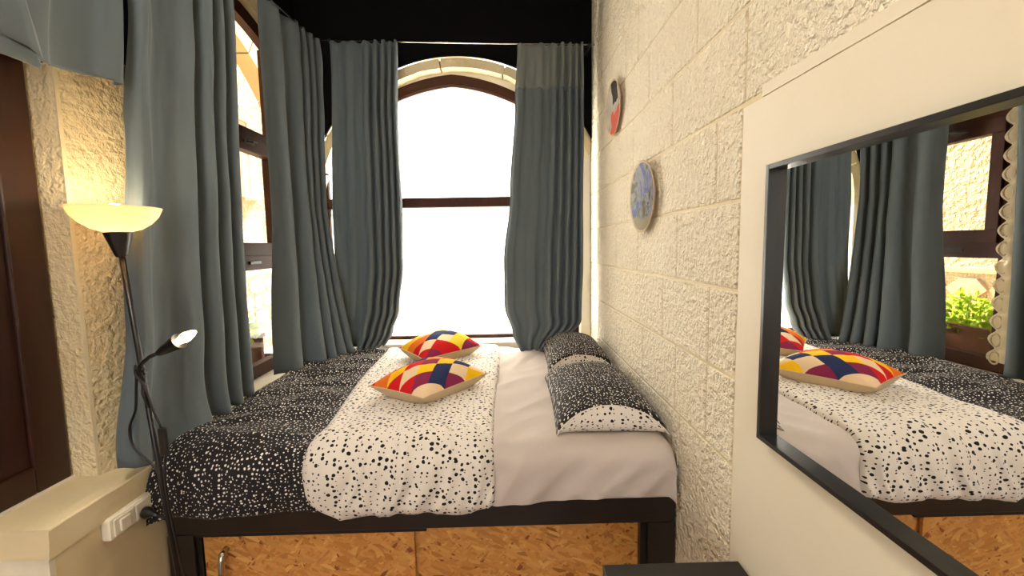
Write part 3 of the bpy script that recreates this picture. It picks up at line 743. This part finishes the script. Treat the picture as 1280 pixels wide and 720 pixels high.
# left wall, far curtain
curtain('curtain', 'blue-grey curtain at the far end of the left wall beside the corner', (-1.375, 2.42), (.17, 1), lambda u: 1.45,
        lambda u: -.76+.03*u, Z((1.45, .02), (.3, .03), (-.75, -.03)), Z((1.45, .55), (.4, .50), (-.74, .43)),
        [(.18, .9), (.52, 1), (.66, 1), (.80, 1), (.94, 1)], lambda z: interp([(-.8, .050), (0, .042), (1.3, .032), (1.45, .02)], z),
        lambda u, z: .20*max(0, (.3-z)/1.04)**1.3*u, group=GP)
# back wall, left
curtain('curtain', 'blue-grey curtain on the left of the back window', (-1.175, 2.93), (1, 0), lambda u: 1.43+.006*math.sin(u*40),
        lambda u: -.725+.012*math.sin(u*7), Z((1.43, -.02), (.1, -.07), (-.75, -.10)), Z((1.43, .445), (.9, .425), (.3, .43), (-.12, .425), (-.45, .385), (-.62, .33), (-.73, .27)),
        [(.04, .3), (.28, .35), (.56, 1), (.69, 1), (.80, 1), (.90, 1), (.985, .8)], lambda z: interp([(-.8, .042), (0, .036), (1.2, .030), (1.43, .018)], z),
        lambda u, z: .05*max(0, (-z-.35)/.4)*math.sin(u*math.pi), group=GP)
# back wall, right
curtain('curtain', 'blue-grey curtain with a pale header band on the right of the back window', (.10, 2.93), (1, 0), lambda u: 1.40+.006*math.sin(u*40),
        lambda u: -.80+.03*u, Z((1.40, .01), (1.0, -.015), (.38, -.06), (-.13, -.115), (-.45, -.115), (-.65, -.06), (-.80, .0)), Z((1.40, .475), (.5, .475), (-.1, .47), (-.55, .45), (-.80, .20)),
        [(.06, .4), (.34, .4), (.57, .8), (.68, 1), (.79, 1), (.89, 1), (.975, 1)], lambda z: interp([(-.8, .034), (0, .034), (1.2, .030), (1.4, .018)], z),
        lambda u, z: .05*max(0, (-z-.35)/.45), group=GP, header=.30)
# near left: curtain gathered up high over the shutter
c0 = curtain('curtain', 'blue-grey curtain bunched up high over the brown shutter, top left', (-1.335, 0), (0, 1), lambda u: 1.44,
        lambda u: lerp(.50, .578, u)+.006*math.sin(u*9), Z((1.44, .80), (.5, .72)), Z((1.44, 1.53), (.9, 1.505), (.56, 1.472)),
        [.15, .62, .98], .022, group=GP)
def foldfn(u, v):
    zz = lerp(1.40, .60-.045*u*u, v); y = lerp(.72, lerp(1.135, 1.205, max(0, (1.0-zz)/.4)), u)
    return (-1.285+.02*math.cos(u*5)+(-.03 if u > .9 else 0)*(u-.9)*10, y, zz)
MB().grid(foldfn, 40, 30).build('turned_fold', M['curtain'], c0, True, .0025)
MB().grid(lambda u, v: (lerp(-1.30, -1.33, v)+.012*math.sin(v*math.pi), lerp(1.02, 1.19, u)+.02*v, lerp(.60-.045*((lerp(1.02, 1.19, u)-.72)/.48)**2, lerp(.53, .535, u), v)-.02*math.sin(v*math.pi)), 16, 8).build('turned_hem', M['curtain'], c0, True, .0025)
# rods
rod = thing('curtain_rod', 'thin metal curtain rod along the left wall above the curtains', 'curtain rod', (-1.33, 1.9, 1.43))
MB().tube([(-1.335, .55, 1.435), (-1.335, 2.42, 1.44), (-1.285, 2.96, 1.44)], .006, 10).build('rod', M['chrome'], rod, True)
for (x, y) in ((-1.335, .7), (-1.335, 2.3)): MB().box(x-.17, x+.006, y-.008, y+.008, 1.425, 1.441).build('bracket', M['black_plastic'], rod)
rod = thing('curtain_rod', 'thin metal curtain rod across the top of the back window', 'curtain rod', (-.33, 2.95, 1.41))
MB().tube([(-1.25, 2.935, 1.445), (-.3, 2.935, 1.417), (.655, 2.935, 1.395)], .0045, 10).build('rod', M['chrome'], rod, True)
for (x, z) in ((-1.2, 1.443), (.62, 1.396)): MB().box(x-.008, x+.008, 2.93, YB, z-.008, z+.008).build('bracket', M['black_plastic'], rod)
# lace strip beside the near tall curtain
lc = thing('lace_curtain', 'narrow cream lace trim with scalloped edge hanging behind the near left curtain', 'lace curtain', (-1.53, 2.17, -.72))
def lacefn(u, v):
    z = lerp(1.35, -.72, v); sc = .045*abs(math.sin(v*2.07/.105*math.pi))
    y = lerp(2.08, 2.235+sc*.9, u); return (-1.525+.012*math.sin(u*9+v*3), y, z)
MB().grid(lacefn, 12, 260).build('lace_cloth', M['lace'], lc, True, .002)
for k in range(20):
    zc = 1.35-.105*(k+.5); MB().tube([(-1.518, 2.225+.024*math.cos(t), zc+.036*math.sin(t)) for t in [i*math.pi/7 for i in range(15)]], .005, 6).build('scallop', M['lace'], lc, True)

# ---- floor lamp
lamp = thing('floor_lamp', 'black uplighter floor lamp with cream bowl shade and bent reading arm', 'floor lamp', (-1.155, 1.34, FLOOR))
base = Vector((-1.140, 1.335, FLOOR)); topc = Vector((-1.274, 1.35, -.003)); ax = (topc-base).normalized()
MB().lathe([(.0, .0), (.125, .0), (.128, .012), (.11, .022), (.02, .03), (.015, .045)], base, (0, 0, 1), 36).build('base', M['black_plastic'], lamp, True)
MB().tube([base+ax*.03, base+ax*((topc-base).length*.5), topc], .0085, 14).build('pole', M['black_plastic'], lamp, True)
MB().lathe([(.0, -.005), (.014, 0), (.0175, .008), (.037, .078), (.036, .081), (0, .081)], topc+Vector((0, 0, -.012)), (ax+Vector((0, 0, .5))).normalized(), 32).build('socket_cone', M['black_plastic'], lamp, False)
bc = topc+Vector((-.006, 0, .068))
pr = [(r*.735, h*.96) for r, h in [(.0, .0), (.045, .002), (.085, .012), (.12, .032), (.145, .056), (.157, .078), (.161, .086), (.157, .087), (.150, .076), (.138, .058), (.114, .036), (.08, .017), (.04, .007), (0, .005)]]
MB().lathe(pr, bc, (0.01, 0, 1), 48).build('bowl_shade', M['bowl'], lamp, True)
MB().lathe([(.0, .008), (.013, .010), (.014, .030), (.024, .050), (.027, .068), (.023, .084), (.012, .093), (0, .095)], bc, (0, 0, 1), 20).build('bulb', M['bulb'], lamp, True)
j = Vector((-1.231, 1.338, -.435))
arm = [j, j+Vector((-.004, -.012, .035)), j+Vector((.012, -.018, .062)), j+Vector((.045, -.02, .088)), j+Vector((.085, -.02, .105))]
MB().tube([j+Vector((.01, 0, -.09)), j+Vector((.002, -.008, -.04))]+arm, [.006]*2+[.0065]*5, 10).build('reading_arm', M['black_plastic'], lamp, True)
e = arm[-1]; cd = Vector((.9, -.02, .50)).normalized()
MB().lathe([(.0, -.010), (.011, -.010), (.0135, 0), (.027, .072), (.025, .072), (.0, .060)], e, cd, 28).build('reading_shade', M['black_plastic'], lamp, False)
bl = e+cd*.060
MB().lathe([(.0, 0), (.010, .004), (.012, .018), (.016, .030), (.0165, .042), (.012, .060), (.005, .076), (0, .080)], bl, cd, 20).build('candle_bulb', M['flame_bulb'], lamp, True)
def spl(pts, n=8):
    pts = [Vector(p) for p in pts]; out = []
    for i in range(len(pts)-1):
        p0, p1, p2, p3 = pts[max(i-1, 0)], pts[i], pts[i+1], pts[min(i+2, len(pts)-1)]
        for k in range(n):
            t = k/n; out.append(.5*((2*p1)+(p2-p0)*t+(2*p0-5*p1+4*p2-p3)*t*t+(3*p1-p0-3*p2+p3)*t**3))
    return out+[pts[-1]]
onp = lambda z, dx=0, dy=0: base+ax*((z+EYE)/ax.z)+Vector((dx, dy, 0))
MB().tube(spl([onp(-.38, -.014, -.006), onp(-.41, -.006, -.018), onp(-.45, .012, -.014), onp(-.52, .022, -.012), onp(-.58, .035, -.010), onp(-.60, .036, -.008)]), .0042, 8).build('cord', M['black_plastic'], lamp, True)
MB().box(*(lambda p: (p.x-.010, p.x+.013, p.y-.008, p.y+.008, p.z-.05, p.z+.05))(onp(-.648, .036, -.008)), .005).build('switch', M['black_plastic'], lamp)
MB().tube(spl([onp(-.695, .036, -.008), onp(-.76, .026, -.012), onp(-.86, .022, -.014), onp(-1.0, .026, -.014), onp(-1.1, .030, -.012), onp(-1.22, .042, -.012), onp(-1.4, .040, -.012), onp(-1.56, .03, -.012)]), .0040, 8).build('cord', M['black_plastic'], lamp, True)
MB().tube(spl([onp(-.42, -.012, -.012), onp(-.46, -.03, .0), onp(-.54, -.05, .004), onp(-.60, -.085, .01), onp(-.66, -.088, .01), onp(-.70, -.065, .01), onp(-.74, -.03, .01), onp(-.78, -.004, .005)]), .0042, 8).build('cord', M['black_plastic'], lamp, True)
for dz in (-.395, -.41): MB().lathe([(.014, -.004), (.016, -.002), (.016, .002), (.014, .004)], onp(dz, -.002, -.004), ax, 16).build('cord_clip', M['black_plastic'], lamp, True)

# ---- socket strip on the low wall and the plug in it
sk = thing('socket_box', 'cream double surface socket box with rocker switch on the low left wall', 'socket', (-1.355, 1.385, -.985))
MB().box(-1.365, -1.331, 1.275, 1.500, -.962, -.888, .008).build('housing', M['white_plastic'], sk)
MB().box(-1.333, -1.327, 1.286, 1.358, -.955, -.895, .003).build('cover_plate', M['white_plastic'], sk)
MB().box(-1.333, -1.327, 1.366, 1.470, -.955, -.895, .003).build('cover_plate', M['white_plastic'], sk)
MB().box(-1.328, -1.321, 1.304, 1.340, -.946, -.904, .003).build('rocker', M['white_plastic'], sk)
pg = thing('plug', 'black mains plug of the floor lamp pushed into the cream socket box', 'plug', (-1.325, 1.44, -.94))
MB().lathe([(.0, 0), (.019, 0), (.020, .018), (.013, .032), (.008, .045), (.006, .07), (0, .07)], (-1.327, 1.395, -.940), (.9, -.30, 0), 18).build('plug_body', M['black_plastic'], pg, True)
MB().tube(spl([(-1.268, 1.375, -.940), (-1.235, 1.365, -.943), (-1.20, 1.35, -.955)]), .0042, 8).build('plug_cord', M['black_plastic'], pg, True)

# ---- plates on the wall
def plate(label, y, z, r, mat, tilt):
    root = thing('wall_plate', label, 'plate', (XR-.012, y, z))
    axd = Vector((-1, 0, tilt)).normalized()
    rm = MB().lathe([(.0, 0), (r*.55, 0), (r*.6, .003), (r*.97, .017), (r, .021), (r*.985, .024), (r*.94, .0205)], (XR-.006, y, z), axd, 56, False).build('rim', M['beige'], root, True)
    MB().lathe([(r*.945, .0200), (r*.60, .0130), (r*.3, .0115), (0, .011)], (XR-.006, y, z), axd, 56, False).build('painted_face', mat, root, True)
    return root
plate('upper round painted plate with red and grey design, nearest the back curtain', 2.395, .785, .155, M['art_red'], -.03)
plate('lower round painted plate in blue and brown tones on the right wall', 1.885, .216, .166, M['art_blue'], -.02)

# ---- mirror
mr = thing('wall_mirror', 'large black box-framed mirror on the smooth right wall', 'mirror', (XR-.01, .2, -.486))
XF = .627; y0, y1, z0, z1 = -.55, .968, -.496, .181; ft = .012
MB().box(XF, XR-.003, y1-ft, y1, z0, z1, .0015).build('frame_side', M['mirror_black'], mr)
MB().box(XF, XR-.003, y0, y0+ft, z0, z1, .0015).build('frame_side', M['mirror_black'], mr)
MB().box(XF, XR-.003, y0+ft, y1-ft, z1-ft, z1, .0015).build('frame_side', M['mirror_black'], mr)
MB().box(XF, XR-.003, y0+ft, y1-ft, z0, z0+ft, .0015).build('frame_side', M['mirror_black'], mr)
MB().box(.6495, XR-.004, y0+ft*.5, y1-ft*.5, z0+ft*.5, z1-ft*.5).build('mirror_glass', M['mirror'], mr)

# ---- black table under the mirror
tb = thing('side_table', 'black table corner standing under the mirror at the right', 'table', (.46, .72, FLOOR))
MB().box(.262, .655, .36, 1.072, -.950, -.920, .002).build('tabletop', M['mirror_black'], tb)
for (x, y) in ((.275, .375), (.275, 1.02), (.605, .375), (.605, 1.02)): MB().box(x, x+.04, y, y+.04, FLOOR, -.951, .003).build('leg', M['mirror_black'], tb)

# ---- out-of-view fill lamp added at the ceiling to brighten wall and bed
cl = thing('fill_light', 'unseen ceiling lamp added to brighten the right wall and bed', 'fill light', (-1.1, .5, CEIL-.09))
MB().lathe([(0, .09), (.34, .09), (.34, .05), (.33, .045), (0, .045)], (-1.1, .5, CEIL-.09), (0, 0, 1), 40).build('housing', M['white_plastic'], cl)
MB().lathe([(0, 0), (.20, .008), (.30, .028), (.32, .045), (0, .0449)], (-1.1, .5, CEIL-.09), (0, 0, 1), 40).build('diffuser', M['fill_glow'], cl, True)

for o in bpy.data.objects:
    if '_org' in o: del o['_org']
